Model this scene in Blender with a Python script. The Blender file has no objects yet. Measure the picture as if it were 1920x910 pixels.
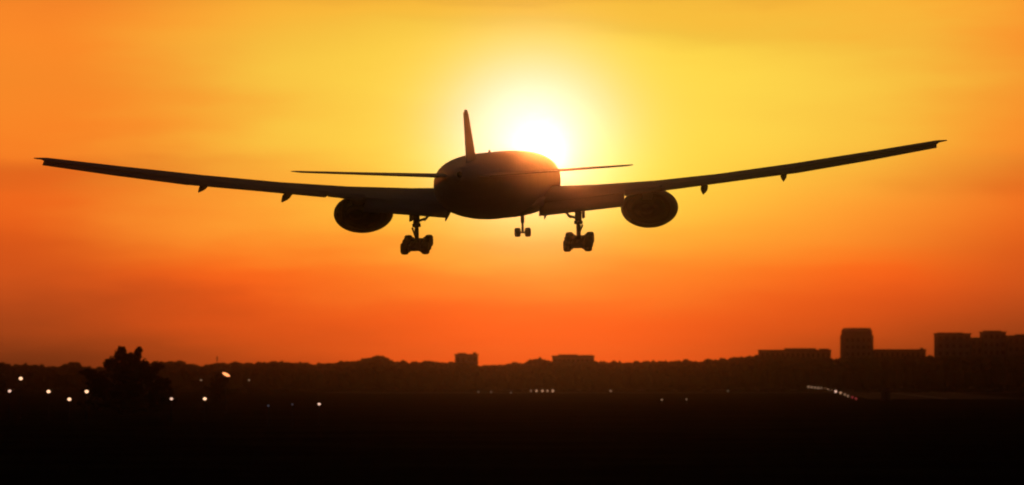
import bpy, bmesh, math, random
from mathutils import Vector, Matrix, noise

random.seed(7)
R = math.radians
SC = bpy.context.scene
COL = SC.collection

# ---------------------------------------------------------------- camera
F = 8310.0                      # focal length in pixels of the 1920 px wide frame
CAM_H = 5.0                     # eye height above the airfield
HORIZON = 705.0                 # picture row of the eye-level horizon
cam_data = bpy.data.cameras.new('camera')
cam = bpy.data.objects.new('camera', cam_data)
COL.objects.link(cam)
cam_data.sensor_width = 36.0
cam_data.lens = F / 1920 * 36.0
cam_data.clip_start = 0.5
cam_data.clip_end = 60000.0
PITCH = math.atan((HORIZON - 455.0) / F)
cam.location = (0, 0, CAM_H)
cam.rotation_euler = (R(90) + PITCH, 0, 0)
SC.camera = cam
cam_data.dof.use_dof = True            # the photograph is a little soft everywhere
cam_data.dof.focus_distance = 150.0
cam_data.dof.aperture_fstop = 1.7


def at(px, py, dist):
    """world point seen at photo pixel (px, py), dist metres away along +Y"""
    x, y = (px - 960) / F, (455 - py) / F
    d = Vector((x, math.cos(PITCH) - y * math.sin(PITCH), math.sin(PITCH) + y * math.cos(PITCH)))
    d *= dist / d.y
    return Vector((0, 0, CAM_H)) + d


# ---------------------------------------------------------------- sky + sun
SUN_DIR = (at(1014, 284, 1000) - Vector((0, 0, CAM_H))).normalized()
SUN_EL = math.asin(SUN_DIR.z)
SUN_AZ = math.atan2(SUN_DIR.x, SUN_DIR.y)
SUN_STRENGTH = 0.052
HAZE_DENSITY = 1.25e-4
HAZE_G = 0.9965


def lin(c):
    def f(v):
        v /= 255.0
        return v / 12.92 if v <= 0.04045 else ((v + 0.055) / 1.055) ** 2.4
    return (f(c[0]), f(c[1]), f(c[2]), 1.0)


world = bpy.data.worlds.new('World')
SC.world = world
world.use_nodes = True
nt = world.node_tree
nt.nodes.clear()


def N(t, **kw):
    n = nt.nodes.new(t)
    for k, v in kw.items():
        setattr(n, k, v)
    return n


def link_in(sock, v):
    if isinstance(v, (int, float)):
        sock.default_value = v
    elif isinstance(v, tuple):
        sock.default_value = v
    else:
        nt.links.new(v, sock)


def M(op, a, b=0.0, c=0.0, clamp=False):
    n = N('ShaderNodeMath', operation=op, use_clamp=clamp)
    for s, v in zip(n.inputs, (a, b, c)):
        link_in(s, v)
    return n.outputs[0]


def mixc(f, a, b, mode='MIX'):
    n = N('ShaderNodeMix', data_type='RGBA', blend_type=mode)
    link_in(n.inputs[0], f)
    link_in(n.inputs[6], a)
    link_in(n.inputs[7], b)
    return n.outputs[2]


def smooth(v, lo, hi):
    n = N('ShaderNodeMapRange', interpolation_type='SMOOTHSTEP')
    link_in(n.inputs[0], v)
    n.inputs[1].default_value = lo
    n.inputs[2].default_value = hi
    return n.outputs[0]


def ramp(v, stops, top):
    n = N('ShaderNodeValToRGB')
    n.color_ramp.interpolation = 'CARDINAL'
    els = n.color_ramp.elements
    while len(els) < len(stops):
        els.new(0.5)
    for e, (p, c) in zip(els, stops):
        e.position = p / top
        e.color = lin(c)
    link_in(n.inputs[0], v)
    return n.outputs[0]


tc = N('ShaderNodeTexCoord')
sep = N('ShaderNodeSeparateXYZ')
nt.links.new(tc.outputs['Generated'], sep.inputs[0])
dx, dy, dz = sep.outputs
el = M('MULTIPLY', M('ARCSINE', dz), 180 / math.pi)
az = M('MULTIPLY', M('ARCTAN2', dx, dy), 180 / math.pi)
u = M('SUBTRACT', az, math.degrees(SUN_AZ))
v = M('SUBTRACT', el, math.degrees(SUN_EL))

# thin stretched cloud veil that nudges the gradients a little
cmap = N('ShaderNodeCombineXYZ')
link_in(cmap.inputs[0], M('MULTIPLY', az, 0.16))
link_in(cmap.inputs[1], M('MULTIPLY', el, 0.8))
cl = N('ShaderNodeTexNoise')
nt.links.new(cmap.outputs[0], cl.inputs['Vector'])
cl.inputs['Scale'].default_value = 1.6
cl.inputs['Detail'].default_value = 6.0
cl.inputs['Roughness'].default_value = 0.5
veil = M('SUBTRACT', cl.outputs['Fac'], 0.5)
el2 = M('ADD', el, M('MULTIPLY', veil, 1.0))
u2 = M('SUBTRACT', M('ADD', u, M('MULTIPLY', veil, 2.4)), M('MULTIPLY', smooth(el, 1.5, 3.0), 0.5))

TOP = 9.0
pos = M('DIVIDE', el2, TOP, clamp=True)
c_mid = ramp(pos, [(0.0, (250, 88, 22)), (0.45, (254, 91, 23)), (0.75, (255, 97, 25)), (1.0, (255, 117, 33)), (1.4, (255, 148, 44)),
                   (1.95, (255, 192, 62)), (2.4, (255, 208, 70)), (2.9, (254, 217, 76)), (3.5, (253, 219, 78)), (4.15, (252, 216, 75)),
                   (4.5, (241, 197, 66)), (4.86, (237, 180, 59)), (9.0, (150, 95, 50))], TOP)
c_side = ramp(pos, [(0.0, (160, 62, 20)), (0.4, (188, 72, 22)), (1.0, (238, 90, 24)), (1.35, (255, 110, 28)), (1.75, (255, 138, 40)),
                    (2.3, (254, 158, 50)), (2.7, (249, 168, 54)), (3.1, (248, 180, 58)), (4.2, (243, 182, 60)), (4.86, (242, 168, 53)), (9.0, (140, 85, 45))], TOP)
c_edge = ramp(pos, [(0.0, (110, 46, 18)), (0.45, (146, 60, 22)), (1.1, (197, 78, 25)), (1.75, (222, 90, 25)), (2.3, (238, 103, 28)),
                    (2.7, (226, 104, 30)), (3.0, (246, 126, 36)), (3.6, (246, 136, 40)), (4.86, (238, 129, 40)), (9.0, (120, 70, 40))], TOP)
au = M('ABSOLUTE', u2)
sky = mixc(smooth(M('MULTIPLY', au, M('SUBTRACT', 1.0, M('MULTIPLY', smooth(el, 2.0, 3.2), 0.2))), 0.6, 4.6), c_mid, c_side)
sky = mixc(smooth(au, 3.6, 6.9), sky, c_edge)
# the rest of the dome: dim dusk, darker with distance from the sunset
ang = M('ABSOLUTE', u)
sky = mixc(smooth(ang, 7.2, 24.0), sky, (0.010, 0.006, 0.006, 1))
sky = mixc(smooth(el, 5.3, 17.0), sky, (0.009, 0.006, 0.008, 1))

# aureole round the sun (physical angular fall-off)
uo = M('ADD', u, 0.12)
vo = M('SUBTRACT', v, 0.24)
rr = M('SQRT', M('ADD', M('MULTIPLY', M('MULTIPLY', uo, uo), 0.8), M('MULTIPLY', vo, vo)))
a1 = M('EXPONENT', M('MULTIPLY', M('POWER', M('DIVIDE', rr, 0.86), 2.0), -1.0))
a2 = M('EXPONENT', M('MULTIPLY', M('ADD', M('POWER', M('ABSOLUTE', M('DIVIDE', u, 1.35)), 2.0), M('POWER', M('ABSOLUTE', M('DIVIDE', M('ADD', v, 0.3), 0.55)), 2.0)), -1.0))


def add_c(base, fac, col):
    t_ = mixc(1.0, fac, col, 'MULTIPLY')
    n_ = N('ShaderNodeMix', data_type='RGBA', blend_type='ADD')
    n_.inputs[0].default_value = 1.0
    link_in(n_.inputs[6], base)
    link_in(n_.inputs[7], t_)
    return n_.outputs[2]


sky = add_c(sky, a1, (0.5, 0.30, 0.80, 1))
sky = add_c(sky, a2, (0.2, 0.27, 0.01, 1))

nish = N('ShaderNodeTexSky', sky_type='NISHITA')
nish.sun_disc = False
nish.sun_elevation = SUN_EL
nish.sun_rotation = SUN_AZ
nish.dust_density = 6.0
nish_t = mixc(1.0, nish.outputs[0], (0.05, 0.022, 0.006, 1), 'MULTIPLY')
bg1 = N('ShaderNodeBackground')
bg1.inputs[1].default_value = 1.0
nt.links.new(sky, bg1.inputs[0])
bg2 = N('ShaderNodeBackground')
bg2.inputs[1].default_value = 0.02
nt.links.new(nish_t, bg2.inputs[0])
add = N('ShaderNodeAddShader')
nt.links.new(bg1.outputs[0], add.inputs[0])
nt.links.new(bg2.outputs[0], add.inputs[1])
wout = N('ShaderNodeOutputWorld')
nt.links.new(add.outputs[0], wout.inputs[0])

sun_data = bpy.data.lights.new('sun', 'SUN')
sun_data.energy = SUN_STRENGTH
sun_data.angle = R(0.5)
sun_data.color = (1.0, 0.26, 0.055)
sun = bpy.data.objects.new('sun', sun_data)
COL.objects.link(sun)
sun.rotation_euler = (-SUN_DIR).to_track_quat('-Z', 'Y').to_euler()
sun.location = SUN_DIR * 200

SC.render.engine = 'CYCLES'
vs = SC.view_settings
vs.view_transform = 'Standard'
vs.look = 'None'
vs.exposure = 0.0
vs.gamma = 1.0
vs.use_curve_mapping = False
cy = SC.cycles
cy.use_denoising = True
cy.denoiser = 'OPENIMAGEDENOISE'
cy.max_bounces = 4
cy.diffuse_bounces = 2
cy.glossy_bounces = 2
cy.volume_bounces = 0
cy.filter_width = 1.6
cy.sample_clamp_indirect = 4.0


# ---------------------------------------------------------------- helpers
def mat(name, color, rough=0.7, metal=0.0, spec=0.3, var=0.0, scale=1.0, bump=0.0):
    m = bpy.data.materials.new(name)
    m.use_nodes = True
    t = m.node_tree
    b = t.nodes['Principled BSDF']
    b.inputs['Base Color'].default_value = (*color, 1)
    b.inputs['Roughness'].default_value = rough
    b.inputs['Metallic'].default_value = metal
    b.inputs['Specular IOR Level'].default_value = spec
    if var > 0:
        co = t.nodes.new('ShaderNodeTexCoord')
        n = t.nodes.new('ShaderNodeTexNoise')
        n.inputs['Scale'].default_value = scale
        n.inputs['Detail'].default_value = 6
        t.links.new(co.outputs['Object'], n.inputs['Vector'])
        r = t.nodes.new('ShaderNodeValToRGB')
        r.color_ramp.elements[0].position = 0.3
        r.color_ramp.elements[1].position = 0.7
        r.color_ramp.elements[0].color = (*[c * (1 - var) for c in color], 1)
        r.color_ramp.elements[1].color = (*[min(1, c * (1 + var)) for c in color], 1)
        t.links.new(n.outputs['Fac'], r.inputs[0])
        t.links.new(r.outputs[0], b.inputs['Base Color'])
        if bump:
            bp = t.nodes.new('ShaderNodeBump')
            bp.inputs['Strength'].default_value = bump
            t.links.new(n.outputs['Fac'], bp.inputs['Height'])
            t.links.new(bp.outputs[0], b.inputs['Normal'])
    return m


def lamp_mat(name, color, strength):
    m = mat(name, (0.6, 0.6, 0.6), 0.4)
    b = m.node_tree.nodes['Principled BSDF']
    b.inputs['Emission Color'].default_value = (*color, 1)
    b.inputs['Emission Strength'].default_value = strength
    m.cycles.emission_sampling = 'NONE'
    return m


def obj(name, bm, m, parent=None, smooth_shade=False, loc=None):
    me = bpy.data.meshes.new(name)
    bmesh.ops.recalc_face_normals(bm, faces=bm.faces[:])
    bm.to_mesh(me)
    bm.free()
    for mm in (m if isinstance(m, (list, tuple)) else [m]):
        me.materials.append(mm)
    if smooth_shade:
        for p in me.polygons:
            p.use_smooth = True
    o = bpy.data.objects.new(name, me)
    COL.objects.link(o)
    if parent is not None:
        o.parent = parent
    if loc is not None:
        o.location = loc
    return o


def tag(o, label=None, cat=None, group=None, kind=None):
    if label:
        o['label'] = label
    if cat:
        o['category'] = cat
    if group:
        o['group'] = group
    if kind:
        o['kind'] = kind
    return o


def empty(name, loc):
    o = bpy.data.objects.new(name, None)
    o.empty_display_size = 0.5
    COL.objects.link(o)
    o.location = loc
    return o


def loft(bm, rings, cap=True, close=False):
    vr = [[bm.verts.new(p) for p in r] for r in rings]
    n = len(vr[0])
    pairs = list(zip(vr[:-1], vr[1:]))
    if close:
        pairs.append((vr[-1], vr[0]))
    for a, b in pairs:
        for i in range(n):
            j = (i + 1) % n
            bm.faces.new((a[i], a[j], b[j], b[i]))
    if cap and not close:
        bm.faces.new(vr[0][::-1])
        bm.faces.new(vr[-1])


def tube(bm, p0, p1, r0, r1=None, n=10, sq=1.0):
    r1 = r0 if r1 is None else r1
    p0, p1 = Vector(p0), Vector(p1)
    q = (p1 - p0).to_track_quat('Z', 'Y')
    rings = []
    for p, r in ((p0, r0), (p1, r1)):
        ring = []
        for i in range(n):
            a = 2 * math.pi * i / n
            ring.append(p + q @ Vector((r * math.cos(a), r * math.sin(a), 0)))
        rings.append(ring)
    loft(bm, rings)


def box(bm, lo, hi, m=0):
    x0, y0, z0 = lo
    x1, y1, z1 = hi
    vs_ = [bm.verts.new(p) for p in ((x0, y0, z0), (x1, y0, z0), (x1, y1, z0), (x0, y1, z0),
                                     (x0, y0, z1), (x1, y0, z1), (x1, y1, z1), (x0, y1, z1))]
    for f in ((0, 3, 2, 1), (4, 5, 6, 7), (0, 1, 5, 4), (1, 2, 6, 5), (2, 3, 7, 6), (3, 0, 4, 7)):
        fc = bm.faces.new([vs_[i] for i in f])
        fc.material_index = m


def ell_ring(cx, y, cz, a, b, n=40):
    return [Vector((cx + a * math.cos(2 * math.pi * i / n), y, cz + b * math.sin(2 * math.pi * i / n))) for i in range(n)]


def body_ring(cx, y, cz, a, b, n=48, e=2.25):
    def f(v_):
        return math.copysign(abs(v_) ** (2 / e), v_)
    return [Vector((cx + a * f(math.cos(2 * math.pi * i / n)), y, cz + b * f(math.sin(2 * math.pi * i / n)))) for i in range(n)]


# ---------------------------------------------------------------- materials
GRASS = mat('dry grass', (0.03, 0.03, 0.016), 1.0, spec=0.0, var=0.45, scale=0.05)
CONCRETE = mat('taxiway concrete', (0.2, 0.19, 0.17), 1.0, spec=0.02, var=0.2, scale=0.08)
ASPHALT = mat('runway asphalt', (0.07, 0.07, 0.07), 1.0, spec=0.03, var=0.25, scale=0.1)
PAINTLINE = mat('runway paint', (0.75, 0.74, 0.7), 0.7)
LEAF = mat('leaves', (0.04, 0.05, 0.022), 0.9, spec=0.05, var=0.4, scale=0.4)
WOOD_LEAF = mat('far leaves', (0.05, 0.06, 0.03), 1.0, spec=0.0, var=0.4, scale=0.05)
BARK = mat('bark', (0.09, 0.065, 0.045), 0.9, var=0.3, scale=4)
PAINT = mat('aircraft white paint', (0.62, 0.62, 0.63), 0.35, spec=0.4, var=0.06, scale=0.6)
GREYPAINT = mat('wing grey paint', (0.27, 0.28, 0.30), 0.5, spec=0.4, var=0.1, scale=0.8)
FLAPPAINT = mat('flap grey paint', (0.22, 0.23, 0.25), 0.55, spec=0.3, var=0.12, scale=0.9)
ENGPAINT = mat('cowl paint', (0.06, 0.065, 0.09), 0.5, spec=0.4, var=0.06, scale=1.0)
HOTMETAL = mat('exhaust metal', (0.05, 0.05, 0.05), 0.8, metal=0.0, var=0.1, scale=2.0)
STEEL = mat('gear steel', (0.35, 0.35, 0.36), 0.45, metal=0.3, var=0.15, scale=3)
TYRE = mat('tyre rubber', (0.025, 0.025, 0.027), 0.85, spec=0.2, var=0.2, scale=5)
HUB = mat('wheel hub', (0.45, 0.45, 0.45), 0.5, metal=0.4, var=0.1, scale=6)
WALL = mat('building concrete', (0.22, 0.21, 0.20), 0.85, var=0.15, scale=0.2)
WALL2 = mat('building brick', (0.2, 0.15, 0.12), 0.9, var=0.2, scale=0.3)
ROOF = mat('roof felt', (0.10, 0.10, 0.10), 0.9, var=0.2, scale=0.3)
GLASS = mat('dark window glass', (0.03, 0.035, 0.04), 0.15, spec=0.5, var=0.2, scale=0.3)
POLE = mat('pole metal', (0.12, 0.12, 0.12), 0.6, metal=0.4, var=0.2, scale=2)
LAMP_BRIGHT = lamp_mat('bright warm lamp', (1.0, 0.56, 0.32), 1.8)
GLINT_ORANGE = lamp_mat('orange glint glow', (1.0, 0.33, 0.11), 2.0)  # emission standing in for a bright glint
LAMP_MED = lamp_mat('pale lamp', (1.0, 0.60, 0.44), 1.1)
LAMP_DIM = lamp_mat('dim lamp', (1.0, 0.56, 0.32), 0.22)
LAMP_FAINT = lamp_mat('faint bluish lamp', (0.75, 0.72, 1.0), 0.045)
LAMP_FAR = lamp_mat('faint far lamp', (1.0, 0.8, 0.5), 0.09)
LAMP_ROW = lamp_mat('amber edge lamp', (1.0, 0.52, 0.28), 0.5)
LAMP_RED = lamp_mat('red edge lamp', (1.0, 0.10, 0.10), 0.2)

# ---------------------------------------------------------------- ground
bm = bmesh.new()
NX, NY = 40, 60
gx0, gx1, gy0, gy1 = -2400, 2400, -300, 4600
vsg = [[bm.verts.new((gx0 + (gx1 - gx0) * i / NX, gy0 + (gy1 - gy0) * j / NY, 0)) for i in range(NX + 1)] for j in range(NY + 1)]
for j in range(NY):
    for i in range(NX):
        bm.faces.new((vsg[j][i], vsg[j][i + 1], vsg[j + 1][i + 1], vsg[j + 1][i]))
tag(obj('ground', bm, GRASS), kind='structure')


def sheet(name, pts, z, m):
    b = bmesh.new()
    b.faces.new([b.verts.new((x, y, z)) for x, y in pts])
    return tag(obj(name, b, m), kind='structure')


sheet('taxiway', [(-55, 1290), (150, 1305), (150, 1345), (-55, 1335)], 0.01, CONCRETE)
sheet('apron', [(-30, 1520), (200, 1520), (200, 1590), (-30, 1590)], 0.01, CONCRETE)
sheet('runway', [(77, 950), (112, 950), (146, 1640), (112, 1640)], 0.01, ASPHALT)
sheet('runway_marking', [(94, 960), (94.6, 960), (128.6, 1630), (128, 1630)], 0.014, PAINTLINE)

# ---------------------------------------------------------------- haze
bm = bmesh.new()
box(bm, (-2500, -400, -1.0), (2500, 4700, 33.0))
hz = bpy.data.materials.new('evening haze')
hz.use_nodes = True
ht = hz.node_tree
ht.nodes.clear()
pv = ht.nodes.new('ShaderNodeVolumePrincipled')
pv.inputs['Color'].default_value = (0.92, 0.86, 0.78, 1)
pv.inputs['Density'].default_value = HAZE_DENSITY
pv.inputs['Density Attribute'].default_value = ''
pv.inputs['Anisotropy'].default_value = HAZE_G
ho = ht.nodes.new('ShaderNodeOutputMaterial')
ht.links.new(pv.outputs[0], ho.inputs['Volume'])
tag(obj('haze', bm, hz), kind='stuff')

# ---------------------------------------------------------------- far woods (one mass)
PROFILE = [(-700, 680), (-200, 684), (0, 680), (60, 682), (100, 686), (122, 684), (132, 678), (146, 678), (152, 686), (200, 687),
           (270, 684), (300, 677), (345, 676), (365, 683), (378, 686), (398, 680), (440, 678), (520, 677),
           (590, 680), (612, 681), (640, 677), (672, 674), (684, 670), (700, 667), (715, 666), (728, 670), (740, 676), (770, 677),
           (812, 675), (855, 679), (900, 683), (920, 683), (960, 680), (988, 678), (1000, 671), (1018, 671),
           (1030, 675), (1040, 676), (1112, 676), (1122, 677), (1180, 678), (1230, 676), (1300, 675),
           (1360, 671), (1400, 667), (1425, 664), (1560, 670), (1580, 668), (1640, 667), (1760, 666), (1920, 668), (2200, 664), (2700, 670)]


def prof(px):
    for (a, ya), (b, yb) in zip(PROFILE, PROFILE[1:]):
        if a <= px <= b:
            return ya + (yb - ya) * (px - a) / (b - a)
    return 680


def blob(bm, c, rx, ry, rz, sub=1, amp=0.22, freq=0.35):
    ret = bmesh.ops.create_icosphere(bm, subdivisions=sub, radius=1.0)
    s = Vector((random.uniform(0, 90), random.uniform(0, 90), random.uniform(0, 90)))
    for vv in ret['verts']:
        p = vv.co.copy()
        d = 1 + amp * noise.noise(p * 2.1 + s) * 2
        vv.co = Vector((c[0] + p.x * rx * d, c[1] + p.y * ry * d, c[2] + p.z * rz * d))


bm = bmesh.new()
for row, (dist, step, lower) in enumerate(((1675, 3.2, 1.0), (1725, 2.7, 0.4), (1760, 2.1, 0.0))):
    px = -680.0
    while px < 2680:
        inframe = -60 < px < 1980
        top = at(px, prof(px), dist).z - lower - random.uniform(0, 0.7) - (random.uniform(0, 2.2) if row == 0 else 0)
        x = at(px, 700, dist).x
        w = random.uniform(1.5, 2.8)
        h = min(top, random.uniform(2.5, 5))
        y = dist + random.uniform(-14, 14)
        blob(bm, (x, y, top - h * 0.5), w, w, h * 0.5, 2 if inframe and row == 2 else 1)
        blob(bm, (x + random.uniform(-2, 2), y + 2, (top - h * 0.6) * 0.5), w * 1.2, w * 1.2, (top - h * 0.5) * 0.55, 1)
        px += step * F / dist * random.uniform(0.6, 1.1) * (1 if inframe else 2.2)
tag(obj('far_woods', bm, WOOD_LEAF), 'long hazy band of far woods along the horizon', 'woods', kind='stuff')


# ---------------------------------------------------------------- buildings on the skyline
def wall_grid(bm, x0, x1, z0, z1, y, cols, rows, ny, wfrac=0.55, hfrac=0.5, depth=0.25):
    """one facade with recessed window openings, glass set back"""
    cw, rh = (x1 - x0) / cols, (z1 - z0) / rows
    xs, zs = [x0], [z0]
    for i in range(cols):
        a = x0 + cw * i + cw * (1 - wfrac) / 2
        xs += [a, a + cw * wfrac]
    xs.append(x1)
    for j in range(rows):
        a = z0 + rh * j + rh * (1 - hfrac) / 2
        zs += [a, a + rh * hfrac]
    zs.append(z1)
    V = [[bm.verts.new((x, y, z)) for x in xs] for z in zs]
    for j in range(len(zs) - 1):
        for i in range(len(xs) - 1):
            if i % 2 == 1 and j % 2 == 1:
                q = [V[j][i], V[j][i + 1], V[j + 1][i + 1], V[j + 1][i]]
                b = [bm.verts.new(p.co + Vector((0, -ny * depth, 0))) for p in q]
                for k in range(4):
                    bm.faces.new((q[k], q[(k + 1) % 4], b[(k + 1) % 4], b[k]))
                f = bm.faces.new(b)
                f.material_index = 1
            else:
                bm.faces.new((V[j][i], V[j][i + 1], V[j + 1][i + 1], V[j + 1][i]))


def building(name, px0, px1, ptop, dist, depth, wm, label, cat, rows, cols, extras=(), chamfer=None):
    a, b = at(px0, ptop, dist), at(px1, ptop, dist)
    w, h = b.x - a.x, a.z
    root = empty(name, ((a.x + b.x) / 2, dist, 0))
    tag(root, label, cat)
    x0, x1 = -w / 2, w / 2
    bm = bmesh.new()
    if chamfer:
        # tower with canted corners: octagonal plan, two set-back top storeys
        cx, hc = chamfer, h * 0.88

        def plan(s):
            hw, hd, c = w / 2 * s, depth / 2 * s, cx * s
            return [(-hw + c, -hd), (hw - c, -hd), (hw, -hd + c), (hw, hd - c), (hw - c, hd), (-hw + c, hd), (-hw, hd - c), (-hw, -hd + c)]
        p = plan(1)
        loft(bm, [[Vector((x, y + depth / 2 + 0.3, 0)) for x, y in p], [Vector((x, y + depth / 2 + 0.3, hc)) for x, y in p]])
        wall_grid(bm, x0 + cx, x1 - cx, 1.0, hc - 0.6, 0.0, cols, rows, -1)
        obj('wall', bm, [wm, GLASS], root)
        bm = bmesh.new()
        p1, p2 = plan(0.93), plan(0.82)
        loft(bm, [[Vector((x, y + depth / 2 + 0.3, hc + 0.003)) for x, y in p1], [Vector((x, y + depth / 2 + 0.3, hc + (h - hc) * 0.55)) for x, y in p1],
                  [Vector((x, y + depth / 2 + 0.3, h)) for x, y in p2]])
        obj('roof_storey', bm, wm, root)
    else:
        wall_grid(bm, x0, x1, 0, h - 0.5, 0.0, cols, rows, -1)
        wall_grid(bm, x0, x1, 0, h - 0.5, depth, cols, rows, 1)
        for x in (x0, x1):
            bm.faces.new([bm.verts.new(p) for p in ((x, 0, 0), (x, depth, 0), (x, depth, h - 0.5), (x, 0, h - 0.5))])
        obj('wall', bm, [wm, GLASS], root)
        bm = bmesh.new()
        box(bm, (x0 - 0.25, -0.25, h - 0.497), (x1 + 0.25, depth + 0.25, h))
        obj('roof', bm, ROOF, root)
    for (nm, f0, f1, e) in extras:
        bm = bmesh.new()
        box(bm, (x0 + w * f0, depth * 0.25, h + 0.003), (x0 + w * f1, depth * 0.75, h + e))
        obj(nm, bm, wm if nm != 'roof_hut' else ROOF, root)
    return root


building('office_block', 853, 896, 664, 1800, 9, WALL, 'small square hazy block rising alone from the woods below the airliner', 'building', 4, 4,
         (('roof_hut', 0.12, 0.5, 0.45), ('roof_hut', 0.78, 0.93, 0.70)))
building('warehouse', 1036, 1114, 667, 1800, 14, WALL2, 'long low hazy building with a raised middle roof right of the small square block', 'building', 3, 9,
         (('roof_storey', 0.14, 0.62, 0.50), ('roof_hut', 0.66, 0.97, 0.25)))
building('apartment_block', 1425, 1558, 656, 1810, 13, WALL2, 'wide low apartment block just left of the tall tower', 'building', 4, 14,
         (('roof_storey', 0.36, 0.80, 0.65), ('roof_hut', 0.85, 0.98, 0.45)))
building('tower_block', 1580, 1638, 615, 1820, 15, WALL, 'tall tower block with canted top corners standing clear of the skyline', 'tower', 7, 5,
         chamfer=0.8)
building('terrace_block', 1640, 1736, 655, 1830, 10, WALL2, 'long low flat block joined to the right of the tall tower', 'building', 4, 10,
         (('roof_hut', 0.92, 0.96, 0.60),))
building('apartment_block', 1757, 1820, 625, 1820, 13, WALL, 'square flat topped block first to the right of the tower and terrace', 'building', 7, 5,
         (('roof_hut', 0.05, 0.8, 0.30),))
building('link_block', 1821.5, 1842, 633, 1825, 9, WALL2, 'narrow lower block squeezed between two flat topped blocks', 'building', 6, 2)
building('apartment_block', 1843, 1886, 622, 1827, 13, WALL, 'flat topped block with a stepped roof, second from the right edge', 'building', 7, 4,
         (('roof_storey', 0.1, 0.85, 0.45),))
building('apartment_block', 1889, 1950, 629, 1820, 13, WALL2, 'dark block cut by the right edge of the picture', 'building', 6, 5,
         (('roof_storey', 0.3, 0.9, 0.50),))


# ---------------------------------------------------------------- trees near the field
def leaf_cluster(bm, c, rx, ry, rz, n, size):
    for _ in range(n):
        while True:
            p = Vector((random.uniform(-1, 1), random.uniform(-1, 1), random.uniform(-1, 1)))
            if 0.1 < p.length < 1:
                break
        p = p.normalized() * (0.35 + 0.72 * random.random() ** 0.55)
        q = Vector((c[0] + p.x * rx, c[1] + p.y * ry, c[2] + p.z * rz))
        s = size * random.uniform(0.6, 1.4)
        m3 = Matrix.Rotation(random.uniform(0, 6.28), 3, 'Z') @ Matrix.Rotation(random.uniform(-1.3, 1.3), 3, 'X')
        pts = [m3 @ Vector(v_) * s for v_ in ((-0.5, 0, 0), (0, -0.28, 0.06), (0.6, 0, 0), (0, 0.28, 0.06))]
        bm.faces.new([bm.verts.new(q + t_) for t_ in pts])


def tree(name, px, base_py, lobes, limbs, label, trunk_r, trunk_top_py, leaf=0.7, dens=1.0):
    dist = CAM_H * F / (base_py - HORIZON)
    base = at(px, base_py, dist)
    base.z = 0
    root = empty(name, base)
    tag(root, label, 'tree')
    k = dist / F
    loc = lambda x, y: Vector(((x - px) * k, 0, (base_py - y) * k))
    bm = bmesh.new()
    top = loc(px, trunk_top_py)
    tube(bm, (0, 0, -0.2), top * 0.4, trunk_r * 1.25, trunk_r * 0.8)
    tube(bm, top * 0.38, top, trunk_r * 0.8, trunk_r * 0.2)
    for (x0, y0, x1, y1) in limbs:
        tube(bm, loc(x0, y0), loc(x1, y1), trunk_r * 0.45, trunk_r * 0.1, 7)
    obj('trunk', bm, BARK, root, True)
    bm = bmesh.new()
    for (x, y, rx, ry) in lobes:
        c = loc(x, y)
        a, b = rx * k, ry * k
        d = min(a, max(b * 1.2, a * 0.7))
        blob(bm, c, a * 0.55, d * 0.55, b * 0.55, 2, 0.35)
        leaf_cluster(bm, c, a * 0.85, d * 0.85, b * 0.85, int(dens * (120 + 16 * a * b)), leaf)
        # twiggy tufts that break the outline
        for _ in range(int(7 + 0.16 * (rx + ry))):
            t_ = random.uniform(0, 6.283)
            q = random.uniform(0.75, 1.12)
            cc = c + Vector((math.cos(t_) * a * q, random.uniform(-0.6, 0.6) * d, math.sin(t_) * b * q))
            if cc.z < 0.3:
                continue
            sz = random.uniform(2.0, 5.0) * k
            leaf_cluster(bm, cc, sz, sz, sz * random.uniform(0.8, 1.5), int(26 * dens / 2.6), leaf * 0.8)
    obj('crown', bm, LEAF, root)
    return root


tree('broad_tree', 235, 778,
     [(236, 735, 66, 34), (240, 708, 50, 26), (234, 686, 30, 18), (229, 670, 12, 12), (227, 659, 7, 8), (222, 668, 6, 5), (254, 673, 6, 8), (258, 664, 5, 6), (261, 658, 3, 4), (206, 681, 14, 9),
      (262, 687, 14, 12), (242, 672, 8, 9), (165, 698, 12, 6.5), (178, 706, 13, 7), (186, 716, 18, 10), (284, 693, 13, 6.5), (296, 686, 9, 5), (280, 706, 15, 8),
      (304, 716, 14, 6), (296, 726, 24, 10), (180, 735, 26, 16), (300, 748, 26, 18), (235, 758, 85, 16)],
     [(235, 740, 165, 698), (236, 735, 298, 686), (235, 700, 228, 660), (237, 700, 257, 658), (236, 745, 308, 718)],
     'large dark spreading tree with ragged top among the lamps', 0.7, 662, leaf=0.42, dens=2.6)
tree('round_tree', 411, 752, [(410, 712, 17, 12), (408, 726, 22, 14), (414, 738, 24, 11)], [(411, 735, 402, 718)],
     'small dark round tree under the tilted orange glint', 0.3, 712, leaf=0.5, dens=1.6)
tree('edge_tree', -14, 742, [(-14, 690, 22, 17), (-16, 712, 30, 22), (-12, 728, 28, 14)], [(-14, 715, -4, 690)],
     'dark tree cut by the left edge of the picture', 0.4, 690, leaf=0.5, dens=1.6)

# low scrub along the far side of the field
bm = bmesh.new()
for _ in range(420):
    px = random.uniform(-200, 2150)
    dist = random.uniform(1340, 1500)
    p = at(px, 700, dist)
    r = random.uniform(0.4, 1.0)
    blob(bm, (p.x, dist, r * 0.4), r * 1.8, r * 1.5, r * (0.9 if 760 < px < 900 else 0.55), 1)
tag(obj('scrub', bm, WOOD_LEAF), 'low dark scrub along the far side of the airfield', 'scrub', kind='stuff')

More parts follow.
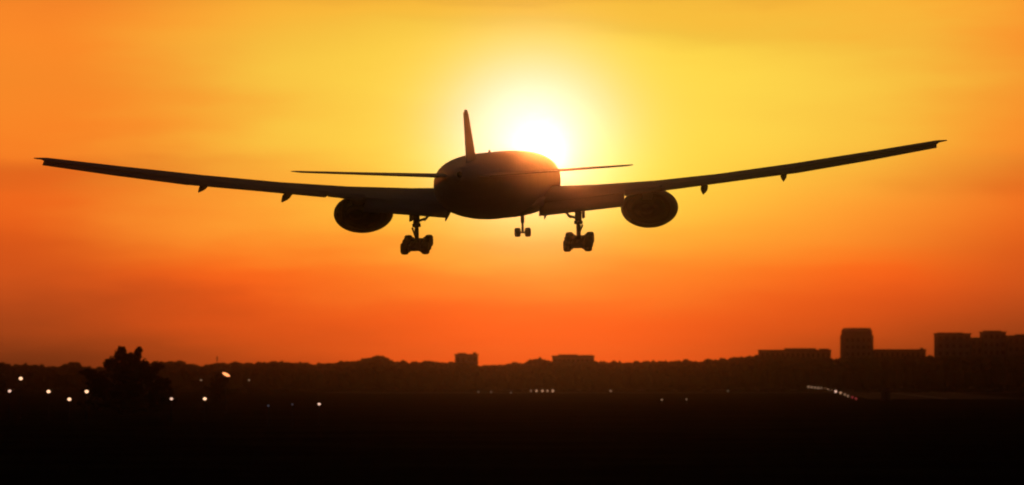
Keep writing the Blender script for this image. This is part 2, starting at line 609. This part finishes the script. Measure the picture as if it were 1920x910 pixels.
# mast on the wooded ridge
p = at(407, 668, 1665)
mast = empty('radio_mast', (p.x, 1665, 0))
tag(mast, 'thin mast poking above the far woods left of the airliner', 'mast')
bm = bmesh.new()
tube(bm, (0, 0, 0), (0, 0, p.z), 0.24, 0.13, 8)
obj('pole', bm, POLE, mast)
bm = bmesh.new()
for dz_ in (0.7, 1.3):
    tube(bm, (-0.5, 0, p.z - dz_), (0.5, 0, p.z - dz_), 0.07, 0.07, 6)
obj('antenna_arm', bm, POLE, mast)


# ---------------------------------------------------------------- lamps
def lamp_post(name, px, py, dist, size, lm, label, group, cat='lamp', tilt=None):
    p = at(px, py, dist)
    root = empty(name, (p.x, dist, 0))
    tag(root, label, cat, group)
    r = size * 0.66 * dist / F / 2
    h = p.z
    bm = bmesh.new()
    tube(bm, (0, 0, 0), (0, 0, h - r * 0.9), max(0.05, r * 0.22), max(0.04, r * 0.16), 8)
    tube(bm, (0, 0, 0), (0, 0, 0.12), r * 0.7, r * 0.7, 10)
    obj('pole', bm, POLE, root)
    bm = bmesh.new()
    bmesh.ops.create_uvsphere(bm, u_segments=12, v_segments=8, radius=r)
    mtx = Matrix.Translation((0, 0, h)) @ (Matrix.Rotation(tilt[0], 4, 'Y') @ Matrix.Diagonal((tilt[1], 1, tilt[2], 1)) if tilt else Matrix.Diagonal((1.1, 1, 0.9, 1)))
    bmesh.ops.transform(bm, matrix=mtx, verts=bm.verts[:])
    obj('lamp_globe', bm, lm, root, True)
    # hood behind the globe
    bm = bmesh.new()
    rings = []
    for k_, (yy, rad) in enumerate(((0.2, 1.12), (0.75, 1.0), (1.15, 0.35))):
        rings.append([Vector((math.cos(t / 12 * 6.2832) * r * rad * (tilt[1] * 0.8 if tilt else 1), yy * r, math.sin(t / 12 * 6.2832) * r * rad * (tilt[2] * 0.8 if tilt else 1))) for t in range(12)])
    loft(bm, rings, cap=True)
    if tilt:
        bmesh.ops.transform(bm, matrix=Matrix.Rotation(tilt[0], 4, 'Y'), verts=bm.verts[:])
    bmesh.ops.translate(bm, verts=bm.verts[:], vec=(0, 0, h))
    obj('lamp_hood', bm, POLE, root)
    return root


G = 'bright lamps on posts near the big tree'
lamp_post('field_lamp', 39, 710, 520, 9.5, LAMP_BRIGHT, 'bright warm lamp standing highest of the group left of the big tree', G)
lamp_post('field_lamp', 18, 733.5, 500, 8.5, LAMP_MED, 'pinkish lamp nearest the left picture edge', G)
lamp_post('field_lamp', 91, 734.5, 500, 9.5, LAMP_BRIGHT, 'bright lamp midway between left edge lamps and the big tree', G)
lamp_post('field_lamp', 130, 749, 470, 9.5, LAMP_BRIGHT, 'bright lamp lowest of the group left of the big tree', G)
lamp_post('field_lamp', 162.5, 734.5, 500, 10, LAMP_BRIGHT, 'bright lamp touching the left flank of the big tree', G)
lamp_post('field_lamp', 321.5, 748, 480, 8, LAMP_MED, 'pale lamp just right of the foot of the big tree', G)
lamp_post('field_lamp', 384, 748, 480, 9, LAMP_BRIGHT, 'bright round lamp below the tilted orange glint', G)
lamp_post('field_lamp', 598.5, 758, 460, 7.5, LAMP_MED, 'lone pale lamp in the dark below the left wing', G)
lamp_post('orange_glint', 424, 702.5, 600, 10, GLINT_ORANGE, 'tilted long orange glint, put in as a glowing head on a post, above the small round tree', None, 'lamp', (R(26), 2.3, 0.8))  # glint put in as an emissive head on an added post
G2 = 'faint lamps in the dark field'
lamp_post('small_lamp', 377, 713, 700, 5.5, LAMP_DIM, 'dim small lamp left of the tilted orange glint', G2)
lamp_post('small_lamp', 467, 713, 700, 5.5, LAMP_DIM, 'dim small lamp right of the tilted orange glint', G2)
lamp_post('small_lamp', 503, 761, 440, 6.5, LAMP_FAINT, 'faint bluish lamp farthest left of the lone pale lamp', G2)
lamp_post('small_lamp', 548, 758.5, 440, 6, LAMP_FAINT, 'very faint violet lamp just left of the lone pale lamp', G2)
lamp_post('small_lamp', 1241, 750, 800, 5.5, LAMP_DIM, 'dim whitish lamp in mid field right of centre', G2)
lamp_post('small_lamp', 1287, 749, 800, 4.5, LAMP_DIM, 'smaller dim lamp beside the dim whitish mid field lamp', G2)
lamp_post('small_lamp', 1145, 733.5, 1300, 6, LAMP_DIM, 'dim lamp on the far field right of the amber row', G2)


def edge_light(px, py, dist, size, lm, label, group, strength_name='runway_light'):
    p = at(px, py, dist)
    root = empty(strength_name, (p.x, dist, 0))
    tag(root, label, 'runway light', group)
    r = size * dist / F / 2
    bm = bmesh.new()
    tube(bm, (0, 0, 0), (0, 0, max(0.1, p.z - r * 0.8)), 0.12, 0.1, 6)
    obj('stem', bm, POLE, root)
    bm = bmesh.new()
    bmesh.ops.create_uvsphere(bm, u_segments=10, v_segments=6, radius=r)
    bmesh.ops.translate(bm, verts=bm.verts[:], vec=(0, 0, p.z))
    obj('lamp_globe', bm, lm, root, True)


G3 = 'short row of amber lights on the far field'
ROWL = [(995.5, 3.6, LAMP_DIM, 'dim light at the left end of the short amber row'),
        (1006, 4.2, LAMP_ROW, 'amber light next to the dim left end of the short row'),
        (1017, 4.4, LAMP_ROW, 'amber light in the middle of the short row'),
        (1026.5, 3.6, LAMP_ROW, 'small amber light right of the middle of the short row'),
        (1036.5, 4.8, LAMP_ROW, 'brightest amber light at the right end of the short row')]
for px, s, lm, lb in ROWL:
    edge_light(px, 733.2, 1290, s, lm, lb, G3)

for px, py, lb in ((897, 735.0, 'faint far light farthest left of the amber row'), (921, 735.2, 'faint far light left of the amber row, the nearer of two close together'),
                   (958, 736.6, 'faint far light just left of the amber row and slightly lower'), (1365, 733.4, 'faint far light alone between the mid field lamps and the slanting line')):
    edge_light(px, py, 1240, 3.6, LAMP_FAR, lb, 'faint lights on the far field')

G4 = 'slanting line of runway edge lights'
STREAK = [(1516, 725.6, LAMP_DIM, 'farthest pale light at the top of the slanting line'),
          (1522, 726.3, LAMP_DIM, 'pale light next below the topmost of the slanting line'),
          (1528, 727.0, LAMP_DIM, 'third pale light from the top of the slanting line'),
          (1534, 727.7, LAMP_DIM, 'fourth pale light from the top of the slanting line'),
          (1540, 728.5, LAMP_DIM, 'fifth pale light from the top of the slanting line'),
          (1546, 730.0, LAMP_ROW, 'topmost amber light where the slanting line begins to brighten'),
          (1552, 731.5, LAMP_ROW, 'second amber light from the top of the slanting line'),
          (1559, 733.0, LAMP_ROW, 'amber light touching the brightest of the slanting line from above'),
          (1567, 734.3, LAMP_MED, 'brightest light of the slanting line'),
          (1576, 736.8, LAMP_ROW, 'amber light just below the brightest of the slanting line'),
          (1584, 740.0, LAMP_DIM, 'upper dim light between the bright and the red part of the slanting line'),
          (1590, 742.8, LAMP_DIM, 'lower dim light just above the red end of the slanting line'),
          (1598, 745, LAMP_RED, 'upper red light near the bottom of the slanting line'),
          (1605, 747.6, LAMP_RED, 'lowest red light at the bottom of the slanting line')]
for px, py, lm, lb in STREAK:
    d = min(1600, 4.6 * F / (py - HORIZON))
    edge_light(px, py, d, 4.6, lm, lb, G4)

# equipment hut by the runway
d = CAM_H * F / (751 - HORIZON)
p = at(1662, 729, d)
hut = empty('equipment_hut', (p.x, d, 0))
tag(hut, 'small dark equipment hut standing beside the runway on the right', 'hut')
hw = 7.5 * d / F
bm = bmesh.new()
box(bm, (-hw, 0, 0), (hw, 3.2, p.z - 0.2))
obj('wall', bm, WALL, hut)
bm = bmesh.new()
loft(bm, [[Vector((-hw - 0.2, -0.2, p.z - 0.197)), Vector((hw + 0.2, -0.2, p.z - 0.197)), Vector((hw + 0.2, 3.4, p.z - 0.197)), Vector((-hw - 0.2, 3.4, p.z - 0.197))],
          [Vector((-hw, 0.2, p.z)), Vector((hw, 0.2, p.z)), Vector((hw, 3.0, p.z)), Vector((-hw, 3.0, p.z))]])
obj('roof', bm, ROOF, hut)
bm = bmesh.new()
box(bm, (-0.4, -0.06, 0.003), (0.4, -0.003, 1.8))
obj('door', bm, POLE, hut)

# ---------------------------------------------------------------- the airliner
PD = 300.0
base = at(931, 346, PD)
plane = empty('airliner', base)
tag(plane, 'twin engine airliner with wheels down, flying away low against the setting sun', 'airliner')
PL_PITCH, PL_ROLL, PL_YAW = R(3.3), R(-0.92), R(-3.9)
plane.rotation_euler = (Matrix.Rotation(PL_YAW, 4, 'Z') @ Matrix.Rotation(PL_PITCH, 4, 'X') @ Matrix.Rotation(PL_ROLL, 4, 'Y')).to_euler()

FUS = [(31.0, .06, .05, -.55), (30.5, .55, .38, -.54), (29.6, 1.05, .68, -.48), (28, 1.75, 1.12, -.36), (26, 2.35, 1.52, -.22), (23, 2.95, 1.9, -.08),
       (20, 3.22, 2.14, 0), (14, 3.3, 2.2, 0), (6, 3.3, 2.2, 0), (0, 3.3, 2.2, 0), (-8, 3.3, 2.2, 0), (-11, 3.24, 2.14, .05), (-14, 3.08, 2.0, .14), (-18, 2.6, 1.66, .38),
       (-22, 1.95, 1.2, .64), (-26, 1.25, .8, .86), (-29, .65, .52, 1.0), (-31, .14, .4, 1.05)]
bm = bmesh.new()
loft(bm, [body_ring(0, y, z, a, b, 48) for (y, a, b, z) in FUS])
fus = obj('fuselage', bm, PAINT, plane, True)
bm = bmesh.new()
loft(bm, [ell_ring(0, y, z, a, b, 36) for (y, a, b, z) in
          [(14, .3, .1, -1.7), (12.5, 1.8, .5, -1.55), (10, 2.9, .85, -1.4), (6, 3.4, 1.0, -1.3), (0, 3.5, 1.02, -1.28), (-4, 3.3, .95, -1.28), (-7, 2.5, .7, -1.35), (-9.5, .4, .15, -1.6)]])
obj('wing_fairing', bm, GREYPAINT, plane, True)
bm = bmesh.new()      # windscreen band and auxiliary exhaust
loft(bm, [ell_ring(0, y, z, a, b, 20) for (y, a, b, z) in [(-30.9, .16, .2, 1.05), (-31.5, .14, .17, 1.05)]])
obj('auxiliary_exhaust', bm, HOTMETAL, plane, True)


def foil(x, yle, c, th, z, inc, n=11):
    """closed aerofoil ring at span position x"""
    up, lo = [], []
    for i in range(n):
        t = (1 - math.cos(math.pi * i / (n - 1))) / 2
        yt = 5 * (0.2969 * math.sqrt(t) - 0.126 * t - 0.3516 * t * t + 0.2843 * t ** 3 - 0.1015 * t ** 4)
        dz_ = (0.3 - t) * c * math.tan(inc)
        up.append(Vector((x, yle - c * t, z + dz_ + th * yt + 0.06 * th)))
        lo.append(Vector((x, yle - c * t, z + dz_ - th * yt * 0.9 - 0.03 * th)))
    return up + lo[::-1][1:-1]


WING = [(2.4, 11.8, 14.2, 1.20, -1.02, 2.2), (6.5, 9.05, 11.1, .92, -.76, 1.9), (10.6, 6.35, 8.2, .66, -.38, 1.5), (15, 3.4, 6.75, .52, .12, 1.2),
        (20, .15, 5.1, .40, .82, .8), (25, -3.15, 3.5, .36, 1.56, .5), (29.5, -6.1, 2.1, .32, 2.26, .2), (29.7, -6.4, 1.8, .16, 2.36, .2), (30.2, -7.3, .8, .07, 2.42, .2)]


def wing_at(x, t):
    for a, b in zip(WING, WING[1:]):
        if a[0] <= x <= b[0]:
            f = (x - a[0]) / (b[0] - a[0])
            s = [a[i] + (b[i] - a[i]) * f for i in range(6)]
            return s[1] - s[2] * t, s[4] + (0.3 - t) * s[2] * math.tan(R(s[5]))


def panel(sx, secs, th):
    """drooped trailing-edge surface: each section (x, y0, z0, y1, z1)"""
    bm_ = bmesh.new()
    rings = []
    for (x, y0, z0, y1, z1) in secs:
        d = Vector((0, y1 - y0, z1 - z0))
        nrm = Vector((0, -d.z, d.y)).normalized()
        if nrm.z < 0:
            nrm = -nrm
        pr = [(0, 0), (.08, .5), (.3, .62), (.65, .35), (1, .04), (.65, -.3), (.3, -.45), (.08, -.4)]
        rings.append([Vector((x * sx, y0, z0)) + d * t_ + nrm * (h_ * th) for t_, h_ in pr])
    loft(bm_, rings)
    return bm_


def canoe(sx, x, y0, y1, z0, z1, w, h):
    bm_ = bmesh.new()
    rings = []
    for i in range(9):
        t = i / 8
        s = max(0.06, math.sin(math.pi * min(1, t * 0.9 + 0.05)) ** 0.6) * (1 if t < .6 else 1 - 0.35 * (t - .6) / .4)
        zc = z0 + (z1 - z0) * t ** 1.6
        rings.append(ell_ring(sx * x, y0 + (y1 - y0) * t, zc, w * s, h * s, 14))
    loft(bm_, rings)
    return bm_


for sx in (-1, 1):
    bm = bmesh.new()
    loft(bm, [foil(sx * x, y, c, th, z, R(i)) for (x, y, c, th, z, i) in WING])
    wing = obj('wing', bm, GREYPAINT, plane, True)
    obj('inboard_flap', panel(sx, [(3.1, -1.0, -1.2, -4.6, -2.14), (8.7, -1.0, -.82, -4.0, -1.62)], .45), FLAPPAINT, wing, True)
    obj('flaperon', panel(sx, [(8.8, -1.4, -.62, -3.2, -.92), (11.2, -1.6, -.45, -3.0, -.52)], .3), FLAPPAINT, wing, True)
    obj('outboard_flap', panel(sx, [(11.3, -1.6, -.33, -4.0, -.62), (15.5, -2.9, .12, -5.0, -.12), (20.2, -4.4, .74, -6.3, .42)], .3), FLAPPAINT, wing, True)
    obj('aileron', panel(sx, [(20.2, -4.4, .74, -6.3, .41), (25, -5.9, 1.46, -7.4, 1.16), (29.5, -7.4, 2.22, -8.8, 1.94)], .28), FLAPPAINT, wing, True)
    for (x, w, h, drop, ln) in ((3.34, .15, .28, .55, 5.2), (14.1, .25, .26, .52, 5.2), (19.45, .22, .23, .50, 4.6)):
        yt, zt = wing_at(x, 0.75)
        obj('flap_track_fairing', canoe(sx, x, yt + ln * .45, yt - ln * .62, zt - .25, zt - .25 - drop if x > 5 else -2.35, w, h), GREYPAINT, wing, True)

    # engine
    ex, ez = sx * 10.0, -1.95
    prof_o = [(13.2, 1.66), (13.05, 1.78), (12.5, 1.92), (11.4, 1.98), (10, 1.98), (8.8, 1.92), (7.4, 1.62)]
    prof_i = [(7.4, 1.56), (9, 1.62), (11, 1.58), (12.4, 1.52), (13.1, 1.58)]
    bm = bmesh.new()
    loft(bm, [ell_ring(ex, y - 1.6, ez, r_, r_ * .70, 40) for (y, r_) in prof_o + prof_i], close=True)
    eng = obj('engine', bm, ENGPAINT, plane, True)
    bm = bmesh.new()
    loft(bm, [ell_ring(ex, y - 1.6, ez, r_, r_ * .70, 32) for (y, r_) in [(10.6, 1.57), (10.5, 1.57)]])
    loft(bm, [ell_ring(ex, y - 1.6, ez, r_, r_ * .70, 24) for (y, r_) in [(12.0, .05), (11.5, .3), (10.62, .5)]])
    obj('fan', bm, HOTMETAL, eng, True)
    bm = bmesh.new()
    loft(bm, [ell_ring(ex, y - 1.6, ez, r_, r_ * .70, 32) for (y, r_) in [(10.4, 1.15), (8, 1.12), (6.6, .95), (5.7, .72)]])
    obj('exhaust_nozzle', bm, HOTMETAL, eng, True)
    bm = bmesh.new()
    loft(bm, [ell_ring(ex, y - 1.6, ez, r_, r_ * .70, 24) for (y, r_) in [(5.65, .5), (5.0, .36), (4.2, .06)]])
    obj('exhaust_cone', bm, HOTMETAL, eng, True)
    bm = bmesh.new()
    rings = []
    for (y, zt, zb, w) in [(12.2, -.78, -1.0, .05), (11, -.62, -1.4, .22), (8, -.42, -1.5, .3), (5.5, -.5, -1.25, .28), (3, -.6, -.95, .2), (1.5, -.65, -.75, .05)]:
        rings.append([Vector((ex + s * w, y - 1.2, z)) for s, z in ((-1, zb), (1, zb), (1, zt), (-1, zt))])
    loft(bm, rings)
    obj('pylon', bm, GREYPAINT, eng, False)

    # main landing gear
    gx, fz, rz_ = sx * 5.5, -3.77, -4.20
    mz = (fz + rz_) / 2
    bm = bmesh.new()
    tube(bm, (gx, 0.1, -.9), (gx, 0.03, -2.75), .23, .23, 14)
    tube(bm, (gx, 0.03, -2.7), (gx, 0, mz), .15, .15, 14)
    tube(bm, (gx, 0.03, -2.55), (gx, 0.03, -2.8), .29, .29, 14)
    tube(bm, (gx, 2.6, -1.1), (gx, 0.1, -2.5), .11, .11, 8)          # drag brace
    tube(bm, (gx - sx * -.28, -.05, -2.85), (gx - sx * -.12, -.3, -3.3), .07, .05, 8)
    tube(bm, (gx - sx * -.12, -.3, -3.3), (gx, -.1, -3.75), .05, .07, 8)
    gear = obj('main_landing_gear', bm, STEEL, plane, True)
    bm = bmesh.new()
    tube(bm, (gx, .1, -2.42), (gx - sx * .72, .2, -2.2), .085, .085, 8)
    tube(bm, (gx - sx * .5, .2, -2.36), (gx - sx * 1.5, .6, -1.3), .085, .085, 8)
    obj('side_brace', bm, STEEL, gear, True)
    bm = bmesh.new()
    dv = [(gx + sx * .26, 1.0, -1.2), (gx + sx * .26, -.9, -1.3), (gx + sx * .30, -.8, -2.4), (gx + sx * .30, .9, -2.35)]
    loft(bm, [[Vector(p_) for p_ in dv], [Vector(p_) + Vector((sx * .12, 0, 0)) for p_ in dv]])
    obj('gear_door', bm, GREYPAINT, gear)
    bm = bmesh.new()
    tube(bm, (gx, 1.6, fz + .02), (gx, -1.6, rz_ - .02), .17, .17, 12)
    for yy, zz in ((1.45, fz), (0, mz), (-1.45, rz_)):
        tube(bm, (gx - .5, yy, zz), (gx + .5, yy, zz), .19, .19, 12)
        for s in (-1, 1):
            tube(bm, (gx + s * .33, yy, zz), (gx + s * .5, yy, zz), .27, .27, 12)
    obj('bogie_beam', bm, STEEL, gear, True)
    for yy, zz in ((1.45, fz), (0, mz), (-1.45, rz_)):
        for s in (-1, 1):
            bm = bmesh.new()
            cx = gx + s * .70
            loft(bm, [[Vector((cx + dx_, yy + r_ * math.cos(a_ * math.pi / 14), zz + .65 * r_ * math.sin(a_ * math.pi / 14))) for a_ in range(28)]
                      for dx_, r_ in ((-.24, .30), (-.26, .48), (-.2, .60), (-.08, .64), (.08, .64), (.2, .60), (.26, .48), (.24, .30))])
            obj('wheel', bm, TYRE, gear, True)

    # tailplane
    ST = [(.6, -21.6, 6.4, .40, .86), (5.5, -24.9, 4.3, .26, 1.12), (10.1, -28.0, 2.3, .15, 1.38), (10.45, -28.7, 1.4, .08, 1.42)]
    bm = bmesh.new()
    loft(bm, [foil(sx * x, y, c, th * .7, z, R(-.2)) for (x, y, c, th, z) in ST])
    hs = obj('horizontal_stabilizer', bm, PAINT, plane, True)
    obj('elevator', panel(sx, [(1.6, -26.55, .88, -28.35, .86), (9.9, -29.35, 1.37, -30.3, 1.36)], .10), GREYPAINT, hs, True)

# fin
bm = bmesh.new()
rings = []
for (z, yle, c, th) in [(1.2, -17.3, 7.2, .34), (1.95, -18.9, 6.0, .30), (3.4, -21.4, 4.6, .22), (4.75, -23.5, 3.1, .11), (5.0, -24.4, 2.1, .05)]:
    r_ = foil(0, yle, c, th, 0, 0)
    rings.append([Vector((p_.z, p_.y, z)) for p_ in r_])
loft(bm, rings)
fin = obj('vertical_stabilizer', bm, PAINT, plane, True)
bm = bmesh.new()
loft(bm, [[Vector((s * w, y, z)) for s, w, y in ((-1, wa, ya), (1, wa, ya), (1, .02, yb), (-1, .02, yb))]
          for (z, wa, ya, yb) in ((1.7, .09, -24.0, -25.7), (4.85, .03, -26.3, -27.2))])
obj('rudder', bm, PAINT, fin)

bm = bmesh.new()
loft(bm, [[Vector((s * w, y, z)) for s, w, y in ((-1, .05, ya), (1, .05, ya), (1, .05, yb), (-1, .05, yb))] for (z, ya, yb) in ((2.1, -5.4, -6.3), (2.38, -5.8, -6.3))])
obj('antenna', bm, PAINT, plane)

# nose gear
ny, nz = 25.9, -4.25 + .348
bm = bmesh.new()
tube(bm, (0, ny + .2, -1.5), (0, ny, -3.2), .14, .14, 12)
tube(bm, (0, ny, -3.1), (0, ny, nz), .09, .09, 12)
tube(bm, (-.5, ny, nz), (.5, ny, nz), .09, .09, 10)
tube(bm, (0, ny + 1.8, -1.7), (0, ny, -3.0), .07, .07, 8)
ng = obj('nose_landing_gear', bm, STEEL, plane, True)
for s in (-1, 1):
    bm = bmesh.new()
    loft(bm, [[Vector((s * .38 + dx_, ny + r_ * math.cos(a_ * math.pi / 12), nz + .65 * r_ * math.sin(a_ * math.pi / 12))) for a_ in range(24)]
              for dx_, r_ in ((-.18, .25), (-.21, .40), (-.14, .52), (.14, .52), (.21, .40), (.18, .25))])
    obj('wheel', bm, TYRE, ng, True)
    bm = bmesh.new()
    dv = [(s * .55, ny + 1.6, -1.75), (s * .55, ny - .4, -1.9), (s * .6, ny - .4, -2.6), (s * .6, ny + 1.5, -2.5)]
    loft(bm, [[Vector(p_) for p_ in dv], [Vector(p_) + Vector((.04, 0, 0)) for p_ in dv]])
    obj('gear_door', bm, PAINT, ng)
